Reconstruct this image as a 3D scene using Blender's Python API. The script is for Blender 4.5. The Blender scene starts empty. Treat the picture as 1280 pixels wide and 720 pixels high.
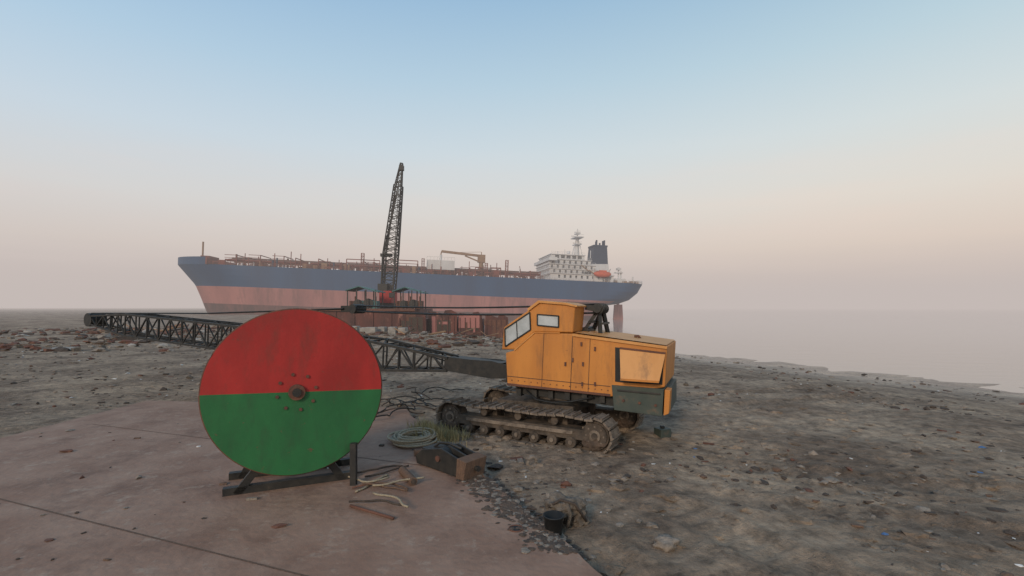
import bpy, math, random, bmesh
from mathutils import Vector, Matrix, noise
random.seed(7)
R=random.random
def U(a,b): return a+(b-a)*random.random()
sc=bpy.context.scene
H=3.2; HZ=384.0; FP=600.0

# ------------------------------------------------------------ materials
def mat(name,c1,c2=None,scale=3.0,rough=0.7,metal=0.0,bump=0.0,bscale=None,c3=None,c3t=0.6,c3s=1.5,c3w=0.08,stretch=(1,1,1),spec=0.4,detail=8,c4=None,c4t=.6,c4s=6,c4w=.1):
    m=bpy.data.materials.new(name); m.use_nodes=True
    n=m.node_tree.nodes; l=m.node_tree.links
    b=n['Principled BSDF']; b.inputs['Roughness'].default_value=rough; b.inputs['Metallic'].default_value=metal
    b.inputs['Specular IOR Level'].default_value=spec
    if c2 is None: c2=tuple(x*0.8 for x in c1)
    tc=n.new('ShaderNodeTexCoord'); mp=n.new('ShaderNodeMapping'); mp.inputs['Scale'].default_value=stretch
    l.new(tc.outputs['Object'],mp.inputs['Vector'])
    t=n.new('ShaderNodeTexNoise'); t.inputs['Scale'].default_value=scale; t.inputs['Detail'].default_value=detail; t.inputs['Roughness'].default_value=0.6
    l.new(mp.outputs['Vector'],t.inputs['Vector'])
    r=n.new('ShaderNodeValToRGB'); r.color_ramp.elements[0].position=0.35; r.color_ramp.elements[1].position=0.66
    r.color_ramp.elements[0].color=(*c1,1); r.color_ramp.elements[1].color=(*c2,1)
    l.new(t.outputs['Fac'],r.inputs['Fac']); out=r.outputs['Color']
    for (c,th,s_,w_,vec) in ((c3,c3t,c3s,c3w,mp.outputs['Vector']),(c4,c4t,c4s,c4w,tc.outputs['Object'])):
        if not c: continue
        t2=n.new('ShaderNodeTexNoise'); t2.inputs['Scale'].default_value=s_; t2.inputs['Detail'].default_value=10; t2.inputs['Roughness'].default_value=0.7
        l.new(vec,t2.inputs['Vector'])
        r2=n.new('ShaderNodeValToRGB'); r2.color_ramp.elements[0].position=th; r2.color_ramp.elements[1].position=th+w_
        l.new(t2.outputs['Fac'],r2.inputs['Fac'])
        mx=n.new('ShaderNodeMixRGB'); l.new(r2.outputs['Color'],mx.inputs['Fac']); l.new(out,mx.inputs['Color1']); mx.inputs['Color2'].default_value=(*c,1)
        out=mx.outputs['Color']
    l.new(out,b.inputs['Base Color'])
    if bump>0:
        t3=n.new('ShaderNodeTexNoise'); t3.inputs['Scale'].default_value=bscale or scale*4; t3.inputs['Detail'].default_value=8
        l.new(tc.outputs['Object'],t3.inputs['Vector'])
        bp=n.new('ShaderNodeBump'); bp.inputs['Strength'].default_value=bump; bp.inputs['Distance'].default_value=0.05
        l.new(t3.outputs['Fac'],bp.inputs['Height']); l.new(bp.outputs['Normal'],b.inputs['Normal'])
    return m

M={}
M['orange']=mat('orange_paint',(0.58,0.225,0.045),(0.46,0.17,0.035),1.6,0.55,bump=0.08,bscale=14,c3=(0.30,0.125,0.04),c3t=0.52,c3s=3.0,c3w=0.22,stretch=(1,1,0.22),c4=(0.12,0.055,0.03),c4t=.64,c4s=5,c4w=.06)
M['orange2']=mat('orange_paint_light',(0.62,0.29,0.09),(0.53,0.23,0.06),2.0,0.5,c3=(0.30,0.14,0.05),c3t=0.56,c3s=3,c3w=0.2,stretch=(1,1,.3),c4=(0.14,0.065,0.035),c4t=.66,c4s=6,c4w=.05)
M['dkgreen']=mat('dark_green_paint',(0.04,0.055,0.048),(0.065,0.075,0.062),3,0.6,c3=(0.14,0.09,0.06),c3t=0.57,c3s=3,c3w=.15)
M['black']=mat('black_steel',(0.018,0.018,0.018),(0.04,0.035,0.03),5,0.55,c3=(0.10,0.07,0.05),c3t=0.62,c3s=5,c3w=.15)
M['blackplain']=mat('black_rubber',(0.012,0.012,0.012),(0.02,0.02,0.02),5,0.6)
M['track']=mat('muddy_track_steel',(0.13,0.10,0.078),(0.25,0.195,0.15),6,0.85,bump=0.4,bscale=30,c3=(0.06,0.038,0.028),c3t=0.52,c3s=8,c3w=.2)
M['trackdk']=mat('track_frame_steel',(0.045,0.035,0.028),(0.12,0.09,0.068),5,0.85,bump=0.4,bscale=25)
M['glass']=mat('dusty_cab_glass',(0.50,0.52,0.53),(0.36,0.38,0.38),3,0.12,spec=0.8)
M['rust']=mat('rust_steel',(0.16,0.07,0.045),(0.09,0.045,0.035),2,0.85,bump=0.3,bscale=20,c3=(0.24,0.13,0.09),c3t=0.58,c3s=4,c3w=.15)
M['rustfar']=mat('rusty_hull_plate',(0.15,0.055,0.042),(0.06,0.033,0.03),0.5,0.85,c3=(0.28,0.13,0.10),c3t=0.56,c3s=0.8,c3w=.1,stretch=(1,1,0.35))
M['grey']=mat('weathered_concrete',(0.34,0.31,0.28),(0.22,0.20,0.18),1.5,0.9,bump=0.3)
M['shipblue']=mat('ship_blue_paint',(0.012,0.065,0.15),(0.010,0.048,0.115),0.12,0.55,c3=(0.05,0.06,0.08),c3t=0.62,c3s=0.5,c3w=.15,stretch=(1,1,0.15))
M['shippink']=mat('ship_antifouling',(0.40,0.165,0.145),(0.28,0.115,0.105),0.12,0.75,c3=(0.19,0.09,0.08),c3t=0.50,c3s=0.35,c3w=.2,stretch=(1,1,0.2))
M['shiplow']=mat('ship_bottom_fouling',(0.17,0.075,0.065),(0.09,0.05,0.045),0.3,0.85,c3=(0.06,0.045,0.04),c3t=0.52,c3s=0.5,c3w=.2,stretch=(1,1,0.4))
M['shipwhite']=mat('ship_white_paint',(0.66,0.64,0.62),(0.56,0.53,0.51),0.2,0.6,c3=(0.36,0.24,0.19),c3t=0.61,c3s=0.8,c3w=.12,stretch=(1,1,0.25))
M['shipdeck']=mat('ship_deck_red',(0.24,0.065,0.042),(0.13,0.042,0.032),0.4,0.8)
M['shipwin']=mat('ship_window',(0.02,0.025,0.03),(0.04,0.04,0.045),1,0.3)
M['funnel']=mat('funnel_blue',(0.015,0.035,0.07),(0.025,0.045,0.075),0.4,0.6)
M['lifeboat']=mat('lifeboat_orange',(0.60,0.10,0.04),(0.48,0.08,0.03),1,0.5)
M['tan']=mat('crane_tan',(0.30,0.18,0.10),(0.22,0.125,0.075),0.7,0.7)
M['red']=mat('red_paint',(0.40,0.026,0.022),(0.29,0.02,0.017),2,0.6,c3=(0.20,0.035,0.025),c3t=.5,c3s=3,c3w=.25,bump=.08,bscale=10,stretch=(1,1,.4),c4=(.13,.06,.04),c4t=.66,c4s=7,c4w=.05)
M['green']=mat('green_paint',(0.022,0.145,0.045),(0.017,0.105,0.035),2,0.6,c3=(0.03,0.08,0.035),c3t=.5,c3s=3,c3w=.25,bump=.08,bscale=10,stretch=(1,1,.4),c4=(.12,.065,.04),c4t=.65,c4s=7,c4w=.05)
M['teal']=mat('teal_machine',(0.05,0.15,0.15),(0.035,0.10,0.10),1,0.6,c3=(0.12,0.07,0.05),c3t=.58,c3s=2)
M['rope']=mat('hemp_rope',(0.42,0.34,0.24),(0.28,0.23,0.16),30,0.95,bump=0.5,bscale=90)
M['wood']=mat('old_wood',(0.17,0.10,0.065),(0.10,0.062,0.045),8,0.9,bump=.4,stretch=(1,6,1))
M['sack']=mat('dirty_sackcloth',(0.19,0.155,0.125),(0.085,0.068,0.055),5,0.95,bump=.6,bscale=40)
M['grass']=mat('dry_grass',(0.40,0.31,0.15),(0.27,0.21,0.10),9,0.9)
M['stone']=mat('beach_stone',(0.29,0.235,0.19),(0.16,0.13,0.105),12,0.9,bump=.5)
M['white']=mat('white_litter',(0.66,0.63,0.60),(0.45,0.44,0.43),8,0.7)
M['bluelit']=mat('blue_litter',(0.08,0.18,0.36),(0.06,0.12,0.25),8,0.7)
M['stonedk']=mat('dark_scrap',(0.055,0.042,0.035),(0.09,0.066,0.052),12,0.95,bump=.5,bscale=30)
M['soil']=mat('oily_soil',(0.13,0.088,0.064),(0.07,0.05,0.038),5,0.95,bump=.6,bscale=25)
M['slab']=mat('rusty_deck_plate',(0.255,0.145,0.10),(0.34,0.215,0.155),0.9,0.72,bump=0.35,bscale=9,c3=(0.125,0.068,0.048),c3t=0.50,c3s=0.8,c3w=.28,spec=.22,c4=(.40,.30,.23),c4t=.56,c4s=3.5,c4w=.2)

def groundmat():
    m=bpy.data.materials.new('beach_mud_sand'); m.use_nodes=True
    n=m.node_tree.nodes; l=m.node_tree.links; b=n['Principled BSDF']; b.inputs['Specular IOR Level'].default_value=0.25
    tc=n.new('ShaderNodeTexCoord')
    def N(s,d=8,r=.6):
        t=n.new('ShaderNodeTexNoise'); t.inputs['Scale'].default_value=s; t.inputs['Detail'].default_value=d; t.inputs['Roughness'].default_value=r
        l.new(tc.outputs['Object'],t.inputs['Vector']); return t
    def ramp(src,p0,c0,p1,c1):
        r=n.new('ShaderNodeValToRGB'); r.color_ramp.elements[0].position=p0; r.color_ramp.elements[1].position=p1
        r.color_ramp.elements[0].color=(*c0,1); r.color_ramp.elements[1].color=(*c1,1); l.new(src,r.inputs['Fac']); return r
    a=ramp(N(0.35).outputs['Fac'],.38,(0.215,0.150,0.106),.62,(0.42,0.31,0.22))
    bb=ramp(N(3.5,10,.7).outputs['Fac'],.35,(0.5,0.5,0.5),.65,(1.2,1.2,1.2))
    mx=n.new('ShaderNodeMixRGB'); mx.blend_type='MULTIPLY'; mx.inputs['Fac'].default_value=1
    l.new(a.outputs['Color'],mx.inputs['Color1']); l.new(bb.outputs['Color'],mx.inputs['Color2'])
    c=ramp(N(1.3,10,.75).outputs['Fac'],.54,(0,0,0),.66,(1,1,1))
    mx2=n.new('ShaderNodeMixRGB'); l.new(c.outputs['Color'],mx2.inputs['Fac']); l.new(mx.outputs['Color'],mx2.inputs['Color1']); mx2.inputs['Color2'].default_value=(0.10,0.07,0.052,1)
    v=n.new('ShaderNodeTexVoronoi'); v.inputs['Scale'].default_value=14; l.new(tc.outputs['Object'],v.inputs['Vector'])
    vr=ramp(v.outputs['Distance'],.08,(1,1,1),.2,(0,0,0))
    sel=ramp(N(2.0,4).outputs['Fac'],.48,(0,0,0),.58,(.8,.8,.8))
    mm=n.new('ShaderNodeMath'); mm.operation='MULTIPLY'; l.new(vr.outputs['Color'],mm.inputs[0]); l.new(sel.outputs['Color'],mm.inputs[1])
    mx3=n.new('ShaderNodeMixRGB'); l.new(mm.outputs[0],mx3.inputs['Fac']); l.new(mx2.outputs['Color'],mx3.inputs['Color1']); mx3.inputs['Color2'].default_value=(0.42,0.345,0.275,1)
    l.new(mx3.outputs['Color'],b.inputs['Base Color'])
    sx=n.new('ShaderNodeSeparateXYZ'); l.new(tc.outputs['Object'],sx.inputs['Vector'])
    rr=n.new('ShaderNodeMapRange'); rr.inputs['From Min'].default_value=-1.9; rr.inputs['From Max'].default_value=-0.5; rr.inputs['To Min'].default_value=.2; rr.inputs['To Max'].default_value=.92
    l.new(sx.outputs['Z'],rr.inputs['Value']); l.new(rr.outputs['Result'],b.inputs['Roughness'])
    h=N(5,12,.7); h2=n.new('ShaderNodeMath'); h2.operation='ADD'; l.new(h.outputs['Fac'],h2.inputs[0])
    h3=n.new('ShaderNodeMath'); h3.operation='MULTIPLY'; h3.inputs[1].default_value=.35; l.new(mm.outputs[0],h3.inputs[0]); l.new(h3.outputs[0],h2.inputs[1])
    bp=n.new('ShaderNodeBump'); bp.inputs['Strength'].default_value=.9; bp.inputs['Distance'].default_value=.14
    l.new(h2.outputs[0],bp.inputs['Height']); l.new(bp.outputs['Normal'],b.inputs['Normal'])
    return m
M['ground']=groundmat()
def watermat():
    m=bpy.data.materials.new('sea_water'); m.use_nodes=True
    n=m.node_tree.nodes; l=m.node_tree.links; b=n['Principled BSDF']
    b.inputs['Base Color'].default_value=(0.36,0.31,0.27,1); b.inputs['Roughness'].default_value=.08; b.inputs['IOR'].default_value=1.33
    tc=n.new('ShaderNodeTexCoord'); mp=n.new('ShaderNodeMapping'); mp.inputs['Rotation'].default_value=(0,0,.5); mp.inputs['Scale'].default_value=(.5,1.2,1)
    l.new(tc.outputs['Object'],mp.inputs['Vector'])
    t=n.new('ShaderNodeTexNoise'); t.inputs['Scale'].default_value=.5; t.inputs['Detail'].default_value=6; l.new(mp.outputs['Vector'],t.inputs['Vector'])
    bp=n.new('ShaderNodeBump'); bp.inputs['Strength'].default_value=.2; bp.inputs['Distance'].default_value=.14
    l.new(t.outputs['Fac'],bp.inputs['Height']); l.new(bp.outputs['Normal'],b.inputs['Normal'])
    return m
M['water']=watermat()

# ------------------------------------------------------------ mesh builder
class B:
    def __init__(s,T=None): s.v=[];s.f=[];s.m=[];s.mats=[];s.T=T or Matrix.Identity(4);s.sm=[]
    def mi(s,k):
        if k not in s.mats: s.mats.append(k)
        return s.mats.index(k)
    def add(s,vs,fs,k,smooth=False):
        o=len(s.v); s.v+= [s.T@Vector(p) for p in vs]; i=s.mi(k)
        for f in fs: s.f.append([o+a for a in f]); s.m.append(i); s.sm.append(smooth)
    def box(s,c,d,k,rot=None):
        x,y,z=[a/2 for a in d]; vs=[Vector(p) for p in [(-x,-y,-z),(x,-y,-z),(x,y,-z),(-x,y,-z),(-x,-y,z),(x,-y,z),(x,y,z),(-x,y,z)]]
        if rot: vs=[rot@p for p in vs]
        s.add([p+Vector(c) for p in vs],[(0,3,2,1),(4,5,6,7),(0,1,5,4),(1,2,6,5),(2,3,7,6),(3,0,4,7)],k)
    def bb(s,a,b_,k): s.box([(p+q)/2 for p,q in zip(a,b_)],[abs(q-p) for p,q in zip(a,b_)],k)
    def tube(s,p0,p1,r,k,n=6,r1=None,cap=True):
        p0=Vector(p0);p1=Vector(p1); d=p1-p0
        if d.length<1e-6: return
        q=d.to_track_quat('Z','Y').to_matrix(); r1=r if r1 is None else r1
        vs=[]
        for pp,ra in ((p0,r),(p1,r1)):
            for i in range(n):
                a=2*math.pi*(i+.5)/n; vs.append(pp+q@Vector((math.cos(a),math.sin(a),0))*ra)
        s.add(vs,[(i,(i+1)%n,n+(i+1)%n,n+i) for i in range(n)],k,n>6)
        if cap: s.add(vs,[tuple(range(n))[::-1],tuple(range(n,2*n))],k)
    def beam(s,p0,p1,w,k): s.tube(p0,p1,w*.707,k,4)
    def path(s,pts,r,k,n=6):
        pts=[Vector(p) for p in pts]; vs=[];fs=[]
        for i,p in enumerate(pts):
            d=(pts[min(i+1,len(pts)-1)]-pts[max(i-1,0)])
            if d.length<1e-6: d=Vector((1,0,0))
            d.normalize(); up=Vector((0,0,1)) if abs(d.z)<.9 else Vector((1,0,0))
            a=d.cross(up).normalized(); b_=a.cross(d)
            for j in range(n):
                t=2*math.pi*j/n; vs.append(p+(a*math.cos(t)+b_*math.sin(t))*r)
        for i in range(len(pts)-1):
            for j in range(n): fs.append((i*n+j,i*n+(j+1)%n,(i+1)*n+(j+1)%n,(i+1)*n+j))
        fs.append(tuple(range(n))[::-1]); fs.append(tuple((len(pts)-1)*n+j for j in range(n)))
        s.add(vs,fs,k,True)
    def prism(s,poly,y0,y1,k):
        n=len(poly); vs=[(x,y0,z) for x,z in poly]+[(x,y1,z) for x,z in poly]
        s.add(vs,[tuple(range(n)),tuple(range(n,2*n))[::-1]]+[(i,n+i,n+(i+1)%n,(i+1)%n) for i in range(n)],k)
    def lattice(s,p0,p1,w0,h0,w1,h1,k,chord,lace,bays,side=None):
        p0=Vector(p0);p1=Vector(p1); d=(p1-p0).normalized()
        side=Vector(side) if side else d.cross(Vector((0,0,1))).normalized(); side=(side-d*side.dot(d)).normalized(); up=side.cross(d)
        C=[]
        for i in range(bays+1):
            t=i/bays; c=p0.lerp(p1,t); w=(w0+(w1-w0)*t)/2; h=(h0+(h1-h0)*t)/2
            C.append([c+side*w+up*h,c-side*w+up*h,c-side*w-up*h,c+side*w-up*h])
        for j in range(4): s.beam(C[0][j],C[-1][j],chord,k)
        for i in range(bays):
            for j in range(4):
                j2=(j+1)%4
                if i%2: s.beam(C[i][j],C[i+1][j2],lace,k)
                else: s.beam(C[i][j2],C[i+1][j],lace,k)
                s.beam(C[i+1][j],C[i+1][j2],lace,k)
    def lump(s,c,r,k,sub=2,amp=.35,sc=(1,1,1),seed=0,fr=1.5):
        bm=bmesh.new(); bmesh.ops.create_icosphere(bm,subdivisions=sub,radius=1)
        vs=[]
        for v in bm.verts:
            q=v.co.copy(); f=1+amp*noise.fractal(q*fr+Vector((seed*3.1,seed,0)),.8,2.1,4)
            vs.append(Vector((q.x*sc[0]*f*r,q.y*sc[1]*f*r,q.z*sc[2]*f*r))+Vector(c))
        fs=[tuple(v.index for v in f.verts) for f in bm.faces]; bm.free()
        s.add(vs,fs,k,sub>2)
    def obj(s,name,parent=None,bevel=0):
        me=bpy.data.meshes.new(name); me.from_pydata([tuple(v) for v in s.v],[],s.f)
        for k in s.mats: me.materials.append(M[k])
        me.polygons.foreach_set('material_index',s.m); me.polygons.foreach_set('use_smooth',s.sm); me.update()
        o=bpy.data.objects.new(name,me); sc.collection.objects.link(o)
        if parent: o.parent=parent
        if bevel:
            md=o.modifiers.new('bevel','BEVEL'); md.width=bevel; md.segments=2; md.limit_method='ANGLE'; md.angle_limit=math.radians(40)
        return o
def empty(name):
    e=bpy.data.objects.new(name,None); sc.collection.objects.link(e); return e
def frame(o,xd,pitch=0):
    x=Vector((xd[0],xd[1],0)).normalized(); x=(x*math.cos(pitch)+Vector((0,0,1))*math.sin(pitch))
    y=Vector((0,0,1)).cross(x).normalized(); z=x.cross(y)
    return Matrix(((x.x,y.x,z.x,o[0]),(x.y,y.y,z.y,o[1]),(x.z,y.z,z.z,o[2]),(0,0,0,1)))

# ------------------------------------------------------------ ground
# ruts pressed by vehicles: (start, direction, gauge half)
RUTS=[((3.0,9.5),(.93,-.36)),((6,16),(.9,.42)),((1.5,7.5),(.55,-.83))]
def gz(X,Y,fine=True):
    s=(X-18.5)*.87+(Y-55)*.495
    t=max(0,min(1,(s+28)/28)); z=-1.9*(t*t*(3-2*t)) if s<0 else -1.9-.06*s
    z=max(z,-9)
    if fine:
        z+=.10*noise.noise(Vector((X*.35,Y*.35,0)))+.06*noise.noise(Vector((X*1.3,Y*1.3,4)))+.035*noise.noise(Vector((X*4,Y*4,9)))
        z+=.5*max(0,min(1,(-X-25)/60))*(1+noise.noise(Vector((X*.05,Y*.05,2))))
        if 1<X<16 and 3<Y<24:
            for (ox,oy),(dx,dy) in RUTS:
                a=(X-ox)*dx+(Y-oy)*dy; c=(X-ox)*-dy+(Y-oy)*dx+.25*math.sin(a*.4)
                if a>0:
                    for g_ in (-1.0,1.0):
                        q=abs(c-g_)
                        if q<.38: z-=.045*min(1,a)*(1-(q/.38)**4)*(1+.5*math.sin(a*22))
                        elif q<.6: z+=.03*min(1,a)
    return z
def axis(fine0,fine1,step,lo,hi,g=1.12):
    a=[];x=fine0
    while x<fine1: a.append(x); x+=step
    st=step; up=[]
    while x<hi: up.append(x); st*=g; x+=st
    up.append(hi); st=step; x=fine0-step; dn=[]
    while x>lo: dn.append(x); st*=g; x-=st
    dn.append(lo); return dn[::-1]+a+up
xs=axis(-8,13,.09,-3000,3000); ys=axis(4,19,.09,-60,5000,1.05)
vs=[(x,y,gz(x,y)) for y in ys for x in xs]; nx=len(xs)
fs=[(j*nx+i,j*nx+i+1,(j+1)*nx+i+1,(j+1)*nx+i) for j in range(len(ys)-1) for i in range(nx-1)]
g=B(); g.add(vs,fs,'ground',True); g.obj('beach_ground')
w=B(); w.add([(-4000,-200,-1.9),(4000,-200,-1.9),(4000,6000,-1.9),(-4000,6000,-1.9)],[(0,1,2,3)],'water'); w.obj('sea_water')

def slab():
    b=B(); E=[]; n=60
    for i in range(n+1):
        t=i/n; x=-3.3+(2.95+3.3)*t; y=14.6+(1.5-14.6)*t
        E.append((x+.09*noise.noise(Vector((t*18,0,0)))+.04*noise.noise(Vector((t*60,3,0))),y))
    poly=[(-12,1.5),]+E[::-1]+[(-5.2,14.95),(-7.5,15.2),(-12,15.8)]
    m=len(poly); z0=-.1; z1=.13
    b.add([(x,y,z1) for x,y in poly]+[(x,y,z0) for x,y in poly],[tuple(range(m))]+[(i,m+i,m+(i+1)%m,(i+1)%m) for i in range(m)],'slab')
    b.add([(-.9,9.0,z1+.004),(-.875,9.02,z1+.004),(-11,12.6,z1+.004),(-11,12.57,z1+.004)],[(0,1,2,3)],'wood')
    b.add([(1.0,4.2,z1+.004),(1.02,4.22,z1+.004),(-9,8.0,z1+.004),(-9,7.97,z1+.004)],[(0,1,2,3)],'wood')
    c=(.055,6.65); N=20
    b.add([(c[0]+.085*math.cos(2*math.pi*i/N),c[1]+.085*math.sin(2*math.pi*i/N),z1+.005) for i in range(N)],[tuple(range(N))],'blackplain')  # flat black disc painted as the shaded inside of a hole
    b.path([(c[0]+.095*math.cos(2*math.pi*i/N),c[1]+.095*math.sin(2*math.pi*i/N),z1+.005) for i in range(N+1)],.012,'rust',5)
    return b.obj('steel_deck_plate')
slab()
def edgex(y): return -3.3+(14.6-y)*.477
def onslab(x,y): return x< edgex(y)+.03 and y<15.0
def gg(x,y): return .13 if onslab(x,y) else gz(x,y)

# ------------------------------------------------------------ yellow crawler crane
cr=empty('crawler_crane')
YA=math.radians(24); cu,su=math.cos(YA),math.sin(YA)
F0=(-.14,12.0)
HT=frame((F0[0],F0[1],0),(cu,-su))
def hp(x,y,lat=0.0):
    r=(x-640)/FP; ox=F0[0]+su*lat; oy=F0[1]+cu*lat
    L=(r*oy-ox)/(cu+su*r); Y=oy-su*L
    return (L,H-(y-HZ)/FP*Y)
def HP(l): return [hp(*p) for p in l]
b=B(HT); W=2.0
b.prism(HP([(634,482),(632,441),(643,438),(668,416),(716,417),(834,433),(831,484),(763,496)]),0,W,'orange')
b.obj('machine_house',cr,.025)
b=B(HT)
b.prism(HP([(627,437),(629.5,409),(662,386.5),(674,377.5),(708,380.5),(719,383),(716,416),(668,415),(645,437)]),.0,.85,'orange')
b.obj('cab',cr,.03)
b=B(HT)
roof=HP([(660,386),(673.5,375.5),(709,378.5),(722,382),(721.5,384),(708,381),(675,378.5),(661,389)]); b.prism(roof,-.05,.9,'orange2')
RT=[hp(718,416),hp(833,432)]
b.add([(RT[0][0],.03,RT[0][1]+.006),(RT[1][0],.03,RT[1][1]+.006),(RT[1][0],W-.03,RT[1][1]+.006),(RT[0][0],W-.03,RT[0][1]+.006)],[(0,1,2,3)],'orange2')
def window(poly,fr=.03):
    P=HP(poly); b.prism(P,-.012,.004,'glass')
    for i in range(len(P)):
        p=P[i];q=P[(i+1)%len(P)]; b.beam((p[0],-.015,p[1]),(q[0],-.015,q[1]),fr,'blackplain')
window([(632,433),(631.5,411.5),(662.5,390.5),(663.5,412)]); window([(672,406.5),(672,393),(698.5,395),(698.5,409)])
p=hp(647,423);q=hp(646,401); b.beam((p[0],-.018,p[1]),(q[0],-.018,q[1]),.02,'blackplain')
b.obj('cab_windows',cr)
b=B(HT)
def strip(x0,y0,x1,y1,w=.02,k='stonedk',o=-.006):
    p=hp(x0,y0);q=hp(x1,y1); b.beam((p[0],o,p[1]),(q[0],o,q[1]),w,k)
strip(716,417,713,490,.012); strip(668,415.5,700,416.2,.03,'orange'); strip(634,470,763,483,.012)
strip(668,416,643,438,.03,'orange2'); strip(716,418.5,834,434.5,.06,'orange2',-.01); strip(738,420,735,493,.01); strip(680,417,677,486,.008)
strip(634,480,763,494,.05,'rust',-.0)
for x in range(640,762,8):
    p=hp(x,474.5+(x-634)*.107); b.box((p[0],-.008,p[1]),(.02,.02,.02),'rust')
for x,y in [(707,455),(729,455),(727,430),(728,480),(716,450),(744,436),(744,480)]:
    p=hp(x,y); b.box((p[0],-.02,p[1]),(.04,.03,.09),'rust')
P=HP([(769,434),(777,435),(777,478),(769,477)]); b.prism(P,-.01,.01,'blackplain')  # flat black strip painted in for the shaded gap beside the hatch
P=HP([(777,436),(830,441),(828,481),(777,478)]); b.prism(P,-.008,.008,'blackplain')  # black sheet painting the shade behind the open hatch
b.obj('house_panel_trim',cr)
b=B(HT); A=hp(775,435);C=hp(832,441.5);D=hp(826,475);E_=hp(779,472)
pts=[(A[0],-.03,A[1]),(C[0],-.03,C[1]),(D[0],-.30,D[1]),(E_[0],-.30,E_[1])]
b.add(pts+[(x,y+.035,z-.012) for x,y,z in pts],[(0,3,2,1),(4,5,6,7),(0,1,5,4),(1,2,6,5),(2,3,7,6),(3,0,4,7)],'orange2')
b.beam((D[0],-.31,D[1]),(E_[0],-.31,E_[1]),.04,'orange'); b.beam(pts[0],pts[1],.04,'rust'); b.beam((E_[0]+.05,-.28,E_[1]),(E_[0]+.1,0,E_[1]+.1),.02,'black')
b.obj('open_hatch',cr)
b=B(HT); P=HP([(765,481),(830,486),(828,520),(768,512)]); b.prism(P,-.05,W-.1,'dkgreen')
P2=HP([(831,487),(838,488),(836,517),(829.5,519.5)]); b.prism(P2,-.02,.35,'orange')
p=hp(830,487); q=hp(830,519); b.bb((p[0],.4,q[1]+.02),(p[0]+.1,1.8,p[1]),'dkgreen')
strip2=HP([(772,486),(826,491),(826,493.5),(772,488.5)]); b.prism(strip2,-.07,-.05,'black')
for x,y in [(780,500),(800,503),(820,506)]:
    p=hp(x,y); b.tube((p[0],-.05,p[1]),(p[0],-.09,p[1]),.03,'rust',8)
b.obj('counterweight',cr,.02)
b=B(HT)
P=HP([(640,484),(768,498),(766,510),(648,494)]); b.prism(P,.2,W-.2,'black')
b.tube((1.2,1.05,.74),(1.2,1.05,1.1),.75,'black',28); b.tube((1.2,1.05,.93),(1.2,1.05,1.0),.85,'trackdk',28)
for i in range(6): b.box((.3+.42*i,.18,1.08),(.12,.22,.18),'black')
b.path([(.5,.1,1.15),(.8,0,.95),(1.2,.05,.9),(1.7,0,.98),(2.2,.1,1.1)],.022,'blackplain')
for yy in (.75,1.3): b.bb((-.35,yy-.03,1.2),(.15,yy+.03,1.7),'black')
b.obj('slewing_frame',cr)
b=B(HT); yc=1.15
ap=hp(751,386,yc)
for (x,y),dy in zip([(725,415),(737,417),(751,419),(762,421)],[-.3,.35,-.3,.35]):
    q=hp(x,y,yc+dy); b.beam((ap[0],yc+dy*.6,ap[1]),(q[0],yc+dy,q[1]-.12),.085,'black')
b.tube((ap[0],yc-.4,ap[1]),(ap[0],yc+.4,ap[1]),.10,'black',16)
for dy in (-.3,-.15,0,.15,.3): b.tube((ap[0],yc+dy-.02,ap[1]),(ap[0],yc+dy+.02,ap[1]),.14,'black',18)
b.prism([(ap[0]-.32,ap[1]-.02),(ap[0]+.1,ap[1]-.1),(ap[0]+.12,ap[1]+.08),(ap[0]-.3,ap[1]+.1)],yc-.36,yc-.335,'black')
q=hp(741,402,yc); b.beam((q[0],yc-.35,q[1]),(q[0],yc+.35,q[1]),.06,'black')
q=hp(757,404,yc); b.beam((q[0],yc-.35,q[1]),(q[0],yc+.35,q[1]),.05,'black')
q=hp(735,413,yc); b.tube((q[0],yc-.35,q[1]),(q[0],yc+.35,q[1]),.1,'black',14)
e=hp(792,426,1.0); b.path([(e[0],1,e[1]-.15),(e[0],1,e[1]+.06),(e[0]+.03,1,e[1]+.11),(e[0]+.11,1,e[1]+.12),(e[0]+.16,1,e[1]+.06)],.032,'rust',8)
b.obj('a_frame_gantry',cr)
SL=math.atan(.058)
BT=frame((F0[0]+su*1.05,F0[1]+cu*1.05,1.45),(-cu,su),SL)
bo=B(BT)
for yy in (-.25,.25):
    bo.prism([(2.3,-.18),(.8,-.24),(-.1,-.12),(-.1,.1),(.8,.24),(2.3,.18)],yy-.03,yy+.03,'black')
bo.bb((.5,-.25,.17),(2.2,.25,.21),'black')
bo.lattice((2.2,0,0),(4.9,0,0),.55,.36,.88,.88,'black',.075,.04,5)
bo.lattice((4.9,0,0),(17.5,0,0),.88,.88,.88,.88,'black',.075,.042,17)
bo.lattice((17.5,0,0),(20.5,0,0),.88,.88,.5,.35,'black',.07,.04,5)
bo.tube((20.6,-.3,0),(20.6,.3,0),.3,'black',16)
bo.path([(2,0,.22),(5,-.1,.49),(12,0,.52),(20.5,0,.3)],.015,'blackplain',4)
bo.path([(2,-.3,-.1),(4,-.35,.2),(7,-.48,.4),(12,-.48,.42)],.02,'blackplain',4)
bo.obj('lattice_boom',cr)
b=B(HT)
hx,hz_=hp(447,386,yc)
tipw=HT.inverted()@(BT@Vector((20.5,0,.3)))
for i,dy in enumerate((-.34,-.2,-.07,.07,.2,.34)):
    z0=ap[1]+(.12 if i%2 else -.10); z1=hz_+(.1 if i%2 else -.07)
    pts=[]
    for k in range(9):
        t=k/8; pts.append((ap[0]+(hx-ap[0])*t,yc+dy*(1-.4*t),z0+(z1-z0)*t-.08*math.sin(math.pi*t)))
    b.path(pts,.024,'blackplain',5)
b.tube((hx,yc-.25,hz_),(hx,yc+.25,hz_),.15,'black',14); b.bb((hx-.55,yc-.16,hz_-.1),(hx+.1,yc+.16,hz_+.1),'black')
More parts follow.
